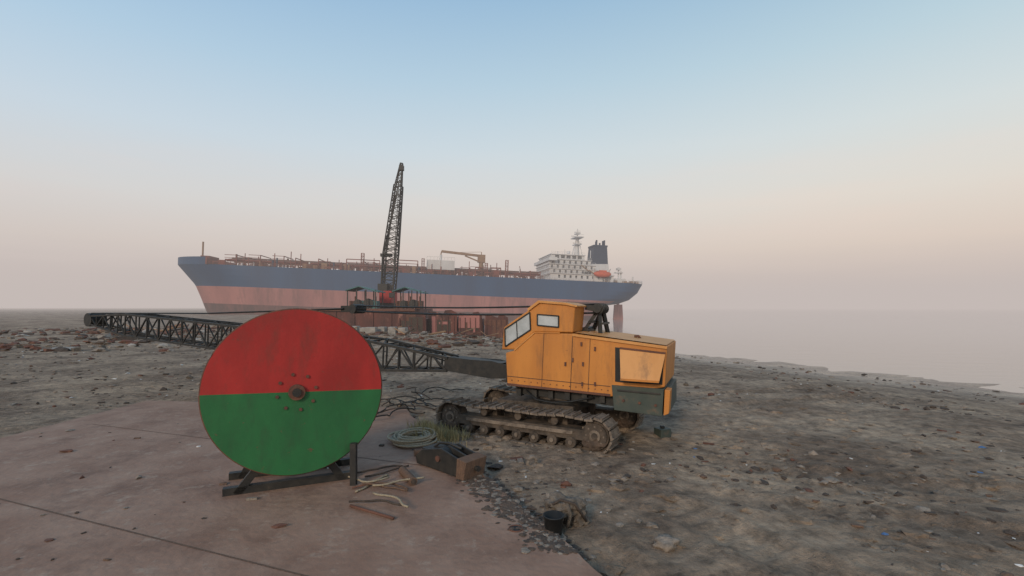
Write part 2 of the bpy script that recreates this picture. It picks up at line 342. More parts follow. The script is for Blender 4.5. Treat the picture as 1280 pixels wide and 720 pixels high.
for dy in (-.2,.2): b.path([(hx-.4,yc+dy,hz_),((hx+tipw.x)/2,yc+dy,(hz_+tipw.z)/2-.08),(tipw.x,1.05+dy,tipw.z)],.025,'blackplain',5)
b.obj('boom_pendant_cables',cr)
TT=frame((-1.97,12.5,-.03),(.875,-.484))
TL=4.66; rr=.385; zc=.41
def track(y0,name):
    b=B(TT); wd=.56
    def loop(d):
        a=TL-2*rr; c=math.pi*rr; d%=2*(a+c)
        if d<a: return (rr+d,zc+rr-.05*abs(math.sin(2.5*math.pi*d/a)),0)
        d-=a
        if d<c: t=d/rr; return (TL-rr+rr*math.sin(t),zc+rr*math.cos(t),t)
        d-=c
        if d<a: return (TL-rr-d,zc-rr,math.pi)
        d-=a; t=d/rr; return (rr-rr*math.sin(t),zc-rr*math.cos(t),math.pi+t)
    per=2*(TL-2*rr+math.pi*rr); n=46
    for i in range(n):
        x,z,t=loop(per*i/n); Rm=Matrix.Rotation(t+U(-.05,.05),3,'Y')@Matrix.Rotation(U(-.03,.03),3,'X')
        b.box((x,y0+wd/2,z),(per/n*.9,wd,.045),'track',Rm)
        o=Rm@Vector((.06,0,.035)); b.box((x+o.x,y0+wd/2,z+o.z),(.03,wd*.98,.05),'track',Rm)
        o=Rm@Vector((0,0,-.05)); b.box((x+o.x,y0+wd/2,z+o.z),(per/n*.8,.16,.07),'trackdk',Rm)
    b.bb((.5,y0+.1,.27),(TL-.5,y0+wd-.1,.5),'trackdk'); b.bb((.9,y0+.06,.38),(TL-.9,y0+.12,.46),'track')
    for x in (rr,TL-rr):
        b.tube((x,y0+.12,zc),(x,y0+wd-.12,zc),.31,'trackdk',28); b.tube((x,y0+.09,zc),(x,y0+.13,zc),.27,'trackdk',28); b.tube((x,y0+.06,zc),(x,y0+.1,zc),.13,'track',18); b.tube((x,y0+.03,zc),(x,y0+.07,zc),.07,'trackdk',12)
        for i in range(8):
            a=2*math.pi*i/8; b.tube((x+.2*math.cos(a),y0+.075,zc+.2*math.sin(a)),(x+.2*math.cos(a),y0+.1,zc+.2*math.sin(a)),.022,'track',8)
    b.lump((TL-rr,y0+.1,zc-.2),.17,'soil',2,.7,(1.4,.35,.7),2); b.lump((rr,y0+.1,zc-.2),.15,'soil',2,.7,(1.3,.35,.7),5)
    for i in range(11):
        a=2*math.pi*i/11; x=TL-rr
        b.box((x+.31*math.cos(a),y0+wd/2,zc+.31*math.sin(a)),(.09,.12,.09),'track')
    for i in range(7):
        x=.95+i*(TL-1.9)/6; b.tube((x,y0+.07,.2),(x,y0+wd-.07,.2),.125,'trackdk',14); b.tube((x,y0+.04,.2),(x,y0+.08,.2),.05,'track',10)
    for x in (1.4,2.35,3.3): b.tube((x,y0+.1,.63),(x,y0+wd-.1,.63),.09,'trackdk',12)
    for i in range(34):
        x=U(.3,TL-.3); b.lump((x,y0+U(-.06,.5),.02),U(.05,.14),'ground',2,.6,(1.5,1.2,.6),i)
    for i in range(30):
        x=U(.5,TL-.5); b.lump((x,y0+U(.0,.5),zc+rr+.01),U(.02,.05),'soil',1,.6,(1.6,1.2,.5),i)
    b.obj(name,cr)
track(0,'near_track'); track(2.3,'far_track')
b=B(TT); b.bb((1.1,.4,.35),(1.6,2.4,.7),'trackdk'); b.bb((3.0,.4,.35),(3.5,2.4,.7),'trackdk'); b.bb((1.4,.75,.4),(3.5,2.0,.85),'trackdk'); b.obj('car_body',cr,.02)

# ------------------------------------------------------------ tanker ship
ship=empty('tanker_ship')
fd=(-.986,-.166); PIT=math.radians(2.0); S0=(52.9,204.9,-4.1)
ST=frame(S0,fd,PIT)
def sp(x,y,lat):
    r=(x-640)/FP; ox=S0[0]+.166*lat; oy=S0[1]-.986*lat
    s=(r*oy-ox)/(fd[0]-r*fd[1]); s/=math.cos(PIT)
    Y=oy+fd[1]*s; z=H-(y-HZ)/FP*Y
    return s,z-S0[2]-s*math.sin(PIT)
DZ=16.5; HB=14.
def interp(T,z):
    for (a,b_),(c,d) in zip(T,T[1:]):
        if z<=c: return b_+(d-b_)*(z-a)/(c-a)
    return T[-1][1]
S_0=[(-3,20),(0,19),(5,16.5),(7.5,14),(8.3,9.5),(10,5),(13,1.6),(16.5,0),(19,0)]
S_1=[(-3,166),(0,168),(5,170),(9.5,172),(16.5,178),(19,180)]
def hull():
    b=B(ST); Z=[-3,0,3,5,6.5,7.5,8.3,9.1,10,11.5,13,15,16.5]; NS=60
    rows=[]
    for side in (1,-1):
        for z in Z:
            a=interp(S_0,z);c=interp(S_1,z); row=[]
            for i in range(NS+1):
                t=i/NS; tt=.5-.5*math.cos(math.pi*t); s=a+(c-a)*tt
                La=10+ (26 if z<8.3 else 8*(16.5-z)/8.2); Lb=34-10*(z/16.5)
                fa=min(1,max(0,(s-a)/La)); fb=min(1,max(0,(c-s)/Lb))
                pa=.55 if z<8.3 else .42
                f=(1-(1-fa)**2)**pa*(1-(1-fb)**2)**.7
                row.append((s,side*HB*f,z))
            rows.append(row)
    nz=len(Z)
    for sd in (0,1):
        for j in range(nz-1):
            r0=rows[sd*nz+j];r1=rows[sd*nz+j+1]
            k='shiplow' if Z[j+1]<=3 else ('shippink' if Z[j+1]<=9.1 else 'shipblue')
            vs=r0+r1; n=NS+1
            fs=[(i,i+1,n+i+1,n+i) for i in range(NS)]
            if Z[j+1]<=9.1 and Z[j+1]>7.6:
                b.add(vs,fs[:8],'shipblue',True); b.add(vs,fs[8:],k,True)
            else: b.add(vs,fs,k,True)
    top=rows[nz-1];bt=rows[2*nz-1]; n=NS+1
    b.add(top+bt,[(i,i+1,n+i+1,n+i) for i in range(NS)],'shipdeck')
    b.obj('hull',ship)
    return rows[nz-1]
deckline=hull()
b=B(ST)
for sgn in (1,-1):
    seg=[p for p in deckline if p[0]>163]
    vs=[(p[0],p[1]*sgn,DZ) for p in seg]+[(p[0],p[1]*sgn*1.02,DZ+2.6) for p in seg]; m=len(seg)
    b.add(vs,[(i,i+1,m+i+1,m+i) for i in range(m-1)],'shipblue')
seg=[p for p in deckline if p[0]>163]; m=len(seg)
b.add([(p[0],p[1],DZ+2.3) for p in seg]+[(p[0],-p[1],DZ+2.3) for p in seg],[(i,i+1,m+i+1,m+i) for i in range(m-1)],'shipdeck')
b.bb((163,-13,DZ),(163.5,13,DZ+2.3),'shipdeck')
b.tube((170,0,DZ+2),(170,0,DZ+9),.3,'tan'); b.bb((166,-4,DZ+2.3),(169,4,DZ+3.6),'shipdeck')
b.prism([(5.6,-2.5),(10.4,-2.5),(10.0,8.0),(6.6,8.2)],-.45,.45,'shippink')
b.tube((8.4,0,5),(8.4,0,9.5),.6,'shippink',10)
b.tube((14.5,0,2.5),(19,0,2.5),.9,'rust',12)
b.obj('bow_and_rudder',ship)
b=B(ST)
for sgn in (1,-1):
    for a,c in zip(deckline,deckline[1:]):
        if a[0]>163: continue
        kk='shipdeck' if a[0]>42 else 'shipwhite'
        for h in (.45,.85,1.25): b.beam((a[0],a[1]*sgn*.99,DZ+h),(c[0],c[1]*sgn*.99,DZ+h),.08,kk)
        k=max(1,int((c[0]-a[0])/1.8))
        for i in range(k):
            t=i/k; x=a[0]+(c[0]-a[0])*t; y=(a[1]+(c[1]-a[1])*t)*sgn*.99
            b.beam((x,y,DZ),(x,y,DZ+1.25),.1,kk)
b.obj('deck_railing',ship)
b=B(ST)
s_sup=sp(684,340,12)[0]
for y in [-3,-2,-1.1,-.2,.8,1.8,2.9,4.5,6]:
    z=DZ+U(1.8,3.6); b.tube((s_sup+2,y,z),(160,y,z),U(.18,.38),random.choice(['shipdeck','rust','shipdeck','tan']),6)
for s in range(int(s_sup)+3,160,4):
    h=U(2.4,4.6); y0=-5;y1=6.5
    for y in (y0,y1): b.beam((s,y,DZ),(s,y,DZ+h),.26,'shipdeck')
    b.beam((s,y0,DZ+h),(s,y1,DZ+h),.26,'shipdeck')
    if R()<.6: b.beam((s,y1,DZ+h),(s+4,y1,DZ+h),.18,'shipdeck'); b.beam((s,y1,DZ+h-1),(s+4,y1,DZ+h-1),.14,'shipdeck')
for i in range(230):
    s=U(s_sup+3,160); y=U(-9,12.5); h=abs(random.gauss(1.8,1.2)) +.5
    r=R()
    if r<.45: b.tube((s,y,DZ),(s,y,DZ+h),U(.12,.4),random.choice(['shipdeck','rust','shipdeck','tan','funnel','shipwhite']),7)
    elif r<.75: b.box((s,y,DZ+h/3),(U(.6,2.4),U(.6,2),h*.66),random.choice(['shipdeck','rust','tan','shipdeck']))
    else:
        l=U(2,8); b.tube((s,y,DZ+h*.6),(s+l,y,DZ+h*.6),.2,'shipdeck',6); b.beam((s,y,DZ),(s,y,DZ+h*.6),.18,'rust'); b.beam((s+l,y,DZ),(s+l,y,DZ+h*.6),.18,'rust')
for i in range(26):
    s=U(s_sup+6,158); y=U(-9,11); b.tube((s,y,DZ),(s,y,DZ+U(3.5,6.5)),.15,'shipdeck',6)
for s in range(68,88,3): b.tube((s,-12,DZ+1.6),(s,12.5,DZ+1.6),.35,'rust',8)
for s in (66,90,104,58,112):
    b.lattice((s,9,DZ),(s,9,DZ+U(5,8)),1.0,1.0,1.0,1.0,'shipdeck',.18,.1,6,side=(0,1,0))
for s0,s1,h in ((92,103,5.2),(106,118,4.6),(60,70,3.8)):
    for s in (s0,s1): b.beam((s,7,DZ),(s,7,DZ+h),.3,'shipdeck')
    b.beam((s0,7,DZ+h),(s1,7,DZ+h),.3,'shipdeck'); b.beam((s0,7,DZ+h-1.2),(s1,7,DZ+h-1.2),.2,'shipdeck')
b.obj('deck_pipework',ship)
b=B(ST)
a=sp(531,336,8);c=sp(566,326,8)
b.bb((c[0],0,a[1]),(a[0],8,c[1]),'shipwhite')
for i in range(5):
    s=c[0]+(a[0]-c[0])*i/4
    for y in (0.2,7.8): b.beam((s,y,DZ),(s,y,a[1]),.35,'rust')
b.bb((c[0]+1,1,DZ),(a[0]-1.5,7,a[1]-1),'shipdeck')
for i in range(9):
    s=c[0]+(a[0]-c[0])*i/8; b.beam((s,8,c[1]),(s,8,c[1]+1.2),.1,'shipwhite')
b.beam((c[0],8,c[1]+1.2),(a[0],8,c[1]+1.2),.1,'shipwhite')
mid=(a[0]+c[0])/2; b.tube((mid,4,c[1]),(mid,4,c[1]+2.5),.5,'shipwhite',8); b.beam((mid,8.03,a[1]),(mid,8.03,c[1]),.1,'tan')
b.obj('deck_house',ship)
b=B(ST)
pb=sp(599,340,4);pt=sp(599,322,4); b.tube((pb[0],4,DZ),(pb[0],4,pt[1]),.9,'tan',12)
b.bb((pb[0]-1.5,3,pt[1]-2),(pb[0]+1.4,5,pt[1]+1.1),'tan')
j0=sp(599,320,4);j1=sp(549,314,4)
b.beam((j0[0],4,j0[1]),(j1[0],4,j1[1]),.9,'tan'); b.beam((j0[0]+1,4,j0[1]-2.2),(j0[0]+6.5,4,j0[1]-.2),.5,'tan')
b.beam((j1[0],4,j1[1]),(j1[0]+.5,4,j1[1]-3.2),.45,'tan'); b.beam((j1[0],4,j1[1]),(j1[0],4,DZ+3),.12,'tan'); b.beam((j0[0],4,j0[1]+1.6),(j0[0]+9,4,j0[1]+1),.12,'tan')
b.beam((j0[0],4,j0[1]),(j0[0],4,j0[1]+1.6),.3,'tan')
b.obj('hose_crane',ship)
b=B(ST)
def sbox(x0,y0,x1,y1,lat,k='shipwhite'):
    a=sp(x0,y1,lat);c=sp(x1,y0,lat)
    z1=sp((x0+x1)/2,y0,lat)[1]; z0=max(DZ,sp((x0+x1)/2,y1,lat)[1])
    b.bb((c[0],-lat,z0),(a[0],lat,z1),k); return c[0],a[0],z0,z1
L0=sbox(686,343,765,352,12); L1=sbox(685,337,752,344,11.9); L2=sbox(684.5,331,742,338,11.8); L3=sbox(684,325,736,332,11.5); L4=sbox(686,318.5,728,325.5,10.5)
sbox(684,321,694,325,14.0)
for (s0,s1,z0,z1),lat in ((L0,12),(L1,11.9),(L2,11.8),(L3,11.5),(L4,10.5)):
    b.bb((s0-.4,-lat-.5,z1-.02),(s1+.4,lat+.5,z1+.16),'shipwhite')
    for h in (.6,1.1): b.beam((s0,lat+.3,z1+h),(s1,lat+.3,z1+h),.07,'shipwhite')
    k=int((s1-s0)/1.5)
    for i in range(k+1): b.beam((s0+(s1-s0)*i/k,lat+.3,z1),(s0+(s1-s0)*i/k,lat+.3,z1+1.1),.07,'shipwhite')
    k=int((s1-s0)/2.3)
    for i in range(k):
        if R()<.22 and lat>10.6: continue
        s=s0+1.2+i*2.3; zc_=z0+(z1-z0)*.6
        sz=(.75,1.1) if lat>10.6 else (1.6,1.1)
        b.bb((s,lat-.03,zc_-sz[1]/2),(s+sz[0],lat+.03,zc_+sz[1]/2),'shipwin')
    for i in range(10):
        y=-lat+1+i*(2*lat-2)/10; b.bb((s1-.03,y,z0+(z1-z0)*.45),(s1+.03,y+(.7 if lat>10.6 else 1.6),z0+(z1-z0)*.75),'shipwin')
b.bb((L0[0]+1.5,12,L0[2]+.3),(L0[0]+4.5,12.03,L0[3]-.6),'shipwin'); b.bb((L1[0]+5,11.9,L1[2]+.2),(L1[0]+8,11.93,L1[3]-.5),'shipwin')  # flat dark panels painted as the shade of two deck openings
for (A_,Z0,Z1) in ((L0[0]+3,L0[2],L0[3]),(L1[0]+3,L1[2],L1[3]),(L2[0]+3,L2[2],L2[3])):
    b.beam((A_,12.4,Z0+.1),(A_+3,12.4,Z1),.3,'tan')
b.obj('superstructure',ship)
b=B(ST)
p=sp(718,317,0); q=sp(718,286,0); s=p[0]; z0=L4[3]; z1=q[1]; hgt=z1-z0
b.tube((s,0,z0),(s,0,z0+hgt*.7),1.2,'shipwhite',10,.6); b.tube((s,0,z0+hgt*.7),(s,0,z1),.35,'shipwhite',6,.16)
for f,wd in ((.45,2.6),(.68,3.6),(.82,1.8)):
    b.bb((s-wd*.5,-wd,z0+hgt*f),(s+wd*.5,wd,z0+hgt*f+.35),'shipwhite'); b.beam((s-wd*.5,wd,z0+hgt*f+1.1),(s+wd*.5,wd,z0+hgt*f+1.1),.1,'shipwhite')
    b.beam((s-wd*.7,0,z0+hgt*f+.8),(s+wd*.7,0,z0+hgt*f+.8),.35,'shipwhite')
b.beam((s+2.6,1,z0),(s+.6,0,z0+hgt*.6),.3,'shipwhite'); b.beam((s-2.6,1,z0),(s-.6,0,z0+hgt*.6),.3,'shipwhite')
for dx,h in ((6,3),(9,2.2),(-5,3.2),(-7,2)): b.tube((s+dx,3,z0),(s+dx,3,z0+h),.16,'shipwhite',5)
b.tube((s+5,5,z0+1.2),(s+5,5,z0+2.2),.7,'shipwhite',10)
for x,y in ((771,334),(774,339),(789,346)):
    p=sp(x,y,3); b.tube((p[0],3,DZ),(p[0],3,p[1]),.3,'shipwhite',6)
p=sp(771,341,3); b.bb((p[0]-1.6,2,p[1]-.2),(p[0]+1.6,4,p[1]+.2),'shipwhite'); b.bb((p[0]-2,0,DZ),(p[0]+2.5,6,DZ+2.2),'shipwhite')
p=sp(771,337,3); b.bb((p[0]-.8,2,p[1]-.2),(p[0]+.8,4,p[1]+.6),'shipwhite')
for sx in (3,5,8,12): b.bb((sx,U(-4,6),DZ),(sx+1.2,8,DZ+1.3),'tan')
b.obj('radar_mast',ship)
b=B(ST)
def trap(x0,x1,x2,x3,y0,y1,lat,hw,k):
    P=[sp(x0,y1,lat),sp(x1,y1,lat),sp(x3,y0,lat),sp(x2,y0,lat)]; b.prism(P,-hw,hw,k); return P
trap(738,758,740,756,307,331,4,3.6,'funnel'); trap(736,760,737,758,330,344,5,5,'shipwhite')
for i in range(7):
    p=sp(741.5+i*2.0,307,2); h=U(1.2,2.4); yy=U(-2,3); b.tube((p[0],yy,p[1]-1),(p[0],yy,p[1]+h),.36,'funnel',8)
p=sp(748,307,4); b.bb((p[0]-3,-3.7,p[1]-.4),(p[0]+3,3.7,p[1]+.3),'funnel')
trap(757,764,757.5,760,334,345,7,2,'shipwhite')
b.obj('funnel',ship)
b=B(ST); p=sp(751,343,13.2); N=12;ring=10; vs=[];fs=[]
for i in range(N+1):
    t=-1+2*i/N; r=max(.02,(1-abs(t)**2.6))**.5
    for j in range(ring):
        a=2*math.pi*j/ring; vs.append((p[0]+t*3.6,13.2+1.35*r*math.cos(a),p[1]+1.25*r*math.sin(a)+.25*t*t))
for i in range(N):
    for j in range(ring): fs.append((i*ring+j,i*ring+(j+1)%ring,(i+1)*ring+(j+1)%ring,(i+1)*ring+j))
b.add(vs,fs,'lifeboat',True); b.bb((p[0]-1.5,12.6,p[1]+.9),(p[0]+1.3,13.8,p[1]+1.6),'lifeboat')
for dx in (-3.2,3.2): b.path([(p[0]+dx,12,DZ),(p[0]+dx,12.1,p[1]+1.5),(p[0]+dx,13.3,p[1]+2.3)],.2,'shipwhite',5)
b.obj('lifeboat',ship)

# ------------------------------------------------------------ distant lattice crane
def wp(x,y,d): return Vector(((x-640)/FP*d,d,H-(y-HZ)/FP*d))
lc=empty('lattice_boom_crane'); D=80
b=B(); base=wp(485.5,366,D); k1=wp(488.5,318,D); k2=wp(498,232,D); tip=wp(502,204,D)
b.lattice(base,k1,1.9,1.9,2.1,2.1,'black',.22,.1,6,side=(1,0,0)); b.lattice(k1,k2,2.1,2.1,1.2,1.2,'black',.2,.1,13,side=(1,0,0)); b.lattice(k2,tip,1.0,1.0,.35,.35,'black',.15,.08,6,side=(1,0,0))
b.bb((tip.x-.35,D-.4,tip.z-1.2),(tip.x+.35,D+.4,tip.z-.4),'black')
b.obj('mast',lc)
b=B()
for (x0,y0),(x1,y1) in [((499,225),(478.5,319)),((498,232),(479.5,319)),((497,240),(480.5,319)),((479,319),(479,368)),((480,319),(481,368)),((502,215),(495,366)),((499,228),(492,330))]:
    b.beam(wp(x0,y0,D-.5),wp(x1,y1,D-.5),.09,'black')
a=wp(483,319,D); b.box(a,(1.8,1,.5),'black')
b.obj('hoist_cables',lc)
b=B(); a=wp(478,379,D);c=wp(493,364,D); b.bb((a.x,D-2,a.z),(c.x,D+2,c.z),'red'); b.bb((a.x-.4,D-1.5,c.z-.3),(a.x+1.2,D+3,c.z+1.2),'black')
b.bb((a.x-.6,D-1.9,2.95),(c.x+.6,D+3,a.z),'black'); a=wp(490,369,D-2.1); b.bb((a.x-.5,D-2.1,a.z-.4),(a.x+.3,D-1.95,a.z+.4),'black')
b.obj('crane_body',lc,.05)
def shed(x0,x1,ytop,d,name):
    e=empty(name); b=B(); a=wp(x0,ytop,d); c=wp(x1,ytop,d)
    w_=c.x-a.x; z=a.z; zb=2.95
    P=[(a.x-.3,z-.25),(a.x+w_*.4,z+.35),(c.x+.4,z-.45),(c.x+.4,z-.6),(a.x+w_*.4,z+.2),(a.x-.3,z-.4)]
    b.prism(P,d-2.2,d+2.2,'teal')
    for t in (0,.33,.66,1):
        for y in (d-2,d+2): b.beam((a.x+w_*t,y,zb),(a.x+w_*t,y,z-.2),.14,'black')
    for i in range(5):
        x=a.x+.5+i*(w_-1)/4; r=U(.4,.75)
        if i%2: b.tube((x,d-1.3,zb+r+.2),(x,d+.9,zb+r+.2),r,'teal',14); b.tube((x,d-1.35,zb+r+.2),(x,d-1.2,zb+r+.2),r*1.25,'black',14)
        else: b.box((x,d-.4,zb+.6),(1.0,1.6,1.2),random.choice(['teal','stonedk','rust'])); b.tube((x,d,zb+1),(x,d,zb+1.9),.1,'rust')
    b.obj('canopy_and_winch',e)
shed(440,474,361,73,'winch_shed'); shed(497,529,362,73,'winch_shed')
b=B(); b.bb((-29,70,-1),(-14.2,86,2.95),'rustfar')
for i in range(6): b.bb((-28.5+i*2.7,69.85,-.8),(-28.3+i*2.7,70,2.55),'rustfar')
b.bb((-29.2,69.7,2.6),(-14.1,69.84,3.0),'rust')
b.obj('steel_pontoon',None,.05)
secs=[(496,533,391,66),(534,571,389,67.5),(572,604,391,68),(605,636,393.5,66)]
for i,(x0,x1,yt,d) in enumerate(secs):
    e=empty('cut_hull_section'); b=B(); a=wp(x0,yt,d);c=wp(x1,yt,d)
    w_=c.x-a.x
    P=[(a.x,-2.2),(c.x,-2.2),(c.x+U(-.2,.2),a.z+U(-.5,.2)),(a.x+w_*.8,a.z+U(-.4,.2)),(a.x+w_*.6,a.z+U(-.2,.3)),(a.x+w_*.55,a.z-.4),(a.x+w_*.3,a.z-.1),(a.x+.2,a.z)]
    b.prism(P,d,d+.35,'rustfar'); b.bb((a.x+.1,d+.35,-2.2),(c.x-.1,d+5,a.z-.9),'rustfar')
    for j in range(5): x=a.x+w_*(j+.5)/5; b.bb((x-.05,d-.14,-2),(x+.05,d,a.z-.7),'rustfar')
    for j in range(5): b.bb((a.x+w_*R()*.8,d-.05-.01*j,U(-1,1)),(a.x+w_*R(),d-.01,U(1,2.2)),random.choice(['shippink','rust','stonedk']))
    b.obj('plate_and_frames',e)
for i in range(11):
    b=B(); x=-25.5+i*1.2+U(-.2,.2); y=59+U(-1.8,1.8); b.box((x,y,gz(x,y)+.35),(U(.8,1.3),.9,U(.6,1.)),'grey',Matrix.Rotation(U(-.3,.3),3,'Z')); b.obj('concrete_block',None,.06)
b=B()
for i in range(700):
    X=U(-60,2);Y=U(34,66)
    if (X-18.5)*.87+(Y-55)*.495>-4: continue
    sz=U(.08,.38)
    k=random.choice(['stone','stonedk','rust','grey','sack','soil','rust'])
    if R()<.5: b.lump((X,Y,gz(X,Y)+.05),sz,k,2,.7,(1.5,1,.6),i)
    else: b.box((X,Y,gz(X,Y)+sz*.3),(sz*U(1,4),sz*U(.5,2),sz*U(.2,.9)),k,Matrix.Rotation(U(0,3),3,'Z')@Matrix.Rotation(U(-.4,.4),3,'X'))
for i in range(60):
    X=U(-50,-2);Y=U(52,66); a=U(0,3); l=U(.8,3); z=gz(X,Y)+.2
    b.tube((X,Y,z),(X+l*math.cos(a),Y+l*math.sin(a),z+U(0,.8)),U(.04,.12),random.choice(['rust','stonedk','rustfar','tan']),6)
b.obj('scrap_rubble')

# ------------------------------------------------------------ painted winch drum
e=empty('winch_drum'); d=8.0; cx=(371-640)/FP*d; cz=H-(490-HZ)/FP*d; r=1.375
DT=frame((cx,d,cz),(.912,.410))
b=B(DT); N=72
def half(a0,a1,k,y0,y1,rad):
    n=N//2; vs=[(0,y0,0)]
    for i in range(n+1):
        a=a0+(a1-a0)*i/n; vs.append((rad*math.cos(a),y0,rad*math.sin(a)))
    o=len(vs); vs+=[(x,y1,z) for x,_,z in vs]
    b.add(vs,[(0,i+1,i+2) for i in range(n)]+[(o,o+i+2,o+i+1) for i in range(n)]+[(i+1,o+i+1,o+i+2,i+2) for i in range(n)],k)
o_=math.radians(-2); half(o_,math.pi+o_,'red',0,.06,r); half(math.pi+o_,2*math.pi+o_,'green',0,.06,r)
b.path([((r+.004)*math.cos(2*math.pi*i/N),.035,(r+.004)*math.sin(2*math.pi*i/N)) for i in range(N+1)],.02,'rust',6)
b.tube((0,-.06,0),(0,0,0),.13,'rust',20); b.tube((0,-.1,0),(0,-.06,0),.07,'black',16)
for i in range(8):
    a=2*math.pi*i/8+.2; b.tube((.3*math.cos(a),-.025,.3*math.sin(a)),(.3*math.cos(a),0,.3*math.sin(a)),.028,'rust',8)
b.obj('painted_flange',e)
b=B(DT); b.tube((0,.06,0),(0,.9,0),.55,'rust',28)
for i in range(9): b.path([(.6*math.cos(2*math.pi*j/24),.12+i*.085,.6*math.sin(2*math.pi*j/24)) for j in range(25)],.042,'black',6)
b.tube((0,.9,0),(0,.96,0),r*.93,'rust',48)
gzb=.13-cz
for yy in (.3,1.1):
    b.beam((-.9,yy,gzb),(-.05,yy,-.56 if yy<1 else 0),.12,'black'); b.beam((.75,yy,gzb),(.05,yy,-.56 if yy<1 else 0),.12,'black')
    b.beam((-1.1,yy,gzb+.06),(.95,yy,gzb+.06),.12,'black')
b.tube((0,.9,0),(0,1.2,0),.09,'black',12)
b.obj('drum_and_frame',e)
x_=(442-640)/FP*8.3; b=B(); b.bb((x_-.05,8.25,.13),(x_+.05,8.35,.85),'black'); b.obj('support_post',e)

# ------------------------------------------------------------ foreground things
def gp(x,y,z=0.): d=(H-z)*FP/(y-HZ); return Vector(((x-640)/FP*d,d,z))
b=B(); c=gp(516,551,.15); pts=[]
for i in range(330):
    a=i*.21; rad=.34+.10*math.sin(a*.37)+.06*math.sin(a*1.3+1); pts.append((c.x+rad*1.15*math.cos(a)+.05*math.sin(i*.05),c.y+rad*1.3*math.sin(a),.165+.022*(i/60)+.03*abs(math.sin(a*.9))))
pts+= [(c.x+.45+.15*i,c.y-.1-.12*i+.08*math.sin(i),.16) for i in range(6)]
b.path(pts,.026,'rope',6); b.obj('rope_coil')
b=B()
for s0 in range(9):
    p=gp(U(430,470),U(575,640),.15); a=U(-.5,.6); pts=[]
    for i in range(16):
        a+=U(-.35,.35); p=p+Vector((math.cos(a),math.sin(a),0))*.06; pts.append((p.x,p.y,.155+.01*s0))
    b.path(pts,.018,random.choice(['rope','stonedk','wood']),5)
b.obj('loose_rope')
b=B(); b.path([gp(438,632,.16),gp(465,640,.17),gp(492,648,.16)],.022,'rust',8); b.obj('steel_rod')
b=B(); b.path([gp(440,610,.16),gp(462,604,.2),gp(480,606,.16)],.016,'rust',8); b.obj('steel_rod')
for (x0,y0,x1,y1,r_) in ((503,588,517,602,.075),(518,566,548,562,.07)):
    b=B(); p=gp(x0,y0,.2);q=gp(x1,y1,.2); b.tube(p,q,r_,'wood',14,r_*.92); b.tube(q,q+(q-p)*.02,r_*.6,'stonedk',10); b.obj('wooden_log')
e=empty('pulley_block'); p=gp(533,576,.14); q=gp(596,596,.14); T=frame((p.x,p.y,.13),(q.x-p.x,q.y-p.y)); Ln=(q-p).length
b=B(T)
for yy in (-.24,-.02,.2): b.prism([(0,.02),(Ln*.8,.0),(Ln*.82,.34),(Ln*.5,.44),(.15,.32),(-.05,.16)],yy,yy+.04,'black')
b.tube((Ln*.45,-.2,.23),(Ln*.45,.2,.23),.19,'blackplain',20); b.tube((Ln*.45,-.27,.24),(Ln*.45,.27,.24),.055,'rust',12); b.bb((.1,-.2,.31),(.55,.2,.345),'black')
b.bb((.5,-.22,.02),(.8,.19,.3),'black')
b.path([(-.3,.0,.02),(-.1,0,.14),(.1,0,.24),(.4,0,.44),(.6,.05,.46),(.9,.1,.4)],.028,'black',6)
b.obj('sheave_cheeks',e,.01)
b=B(T); b.prism([(Ln*.83,0),(Ln*.97,0),(Ln*1.02,.34),(Ln*.85,.37)],-.3,.24,'wood'); b.tube((Ln*.98,-.02,.17),(Ln*1.05,-.02,.17),.05,'black',8); b.obj('steel_end_cap',e,.012)
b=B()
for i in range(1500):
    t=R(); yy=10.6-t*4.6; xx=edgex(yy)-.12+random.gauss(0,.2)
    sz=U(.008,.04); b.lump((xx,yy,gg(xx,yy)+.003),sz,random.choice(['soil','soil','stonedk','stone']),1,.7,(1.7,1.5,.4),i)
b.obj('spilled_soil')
c=gp(692,672,0); c.z=gz(c.x,c.y); b=B(); N=24; rb,rt=.105,.14; h=.30; prof=[(rb,0),(rt,h),(rt+.01,h),(rt+.01,h+.012),(rt-.008,h+.012),(rb-.005,.02)]
vs=[(c.x+r_*math.cos(2*math.pi*i/N),c.y+r_*math.sin(2*math.pi*i/N),c.z+z) for r_,z in prof for i in range(N)]
fs=[(j*N+i,j*N+(i+1)%N,(j+1)*N+(i+1)%N,(j+1)*N+i) for j in range(len(prof)-1) for i in range(N)]+[tuple((len(prof)-1)*N+i for i in range(N))]
b.add(vs,fs,'blackplain',True); b.path([(c.x+.14*math.cos(a),c.y-.10*math.sin(a),c.z+h-.02-.06*math.sin(a)) for a in [math.pi*i/12 for i in range(13)]],.006,'stonedk',5); b.obj('bucket')
c=gp(706,655,0); z=gz(c.x,c.y); b=B()
b.lump((c.x-.02,c.y,z+.28),.25,'sack',4,.55,(1.05,.8,.55),3,1.3); b.lump((c.x-.16,c.y+.03,z+.16),.17,'sack',4,.6,(.7,.8,1.1),5,1.6); b.lump((c.x+.2,c.y-.02,z+.12),.16,'sack',4,.6,(.8,.8,1.1),8,1.6); b.lump((c.x+.03,c.y+.05,z+.08),.2,'stonedk',3,.6,(1.1,.7,.5),11,2)
b.path([(c.x-.25,c.y-.1,z+.3),(c.x-.08,c.y-.2,z+.44),(c.x+.12,c.y-.2,z+.38),(c.x+.3,c.y-.12,z+.1)],.022,'stonedk',6)
b.path([(c.x+.0,c.y-.18,z+.42),(c.x+.05,c.y-.24,z+.25),(c.x+.02,c.y-.2,z+.05)],.03,'sack',6)
b.obj('crumpled_sack')
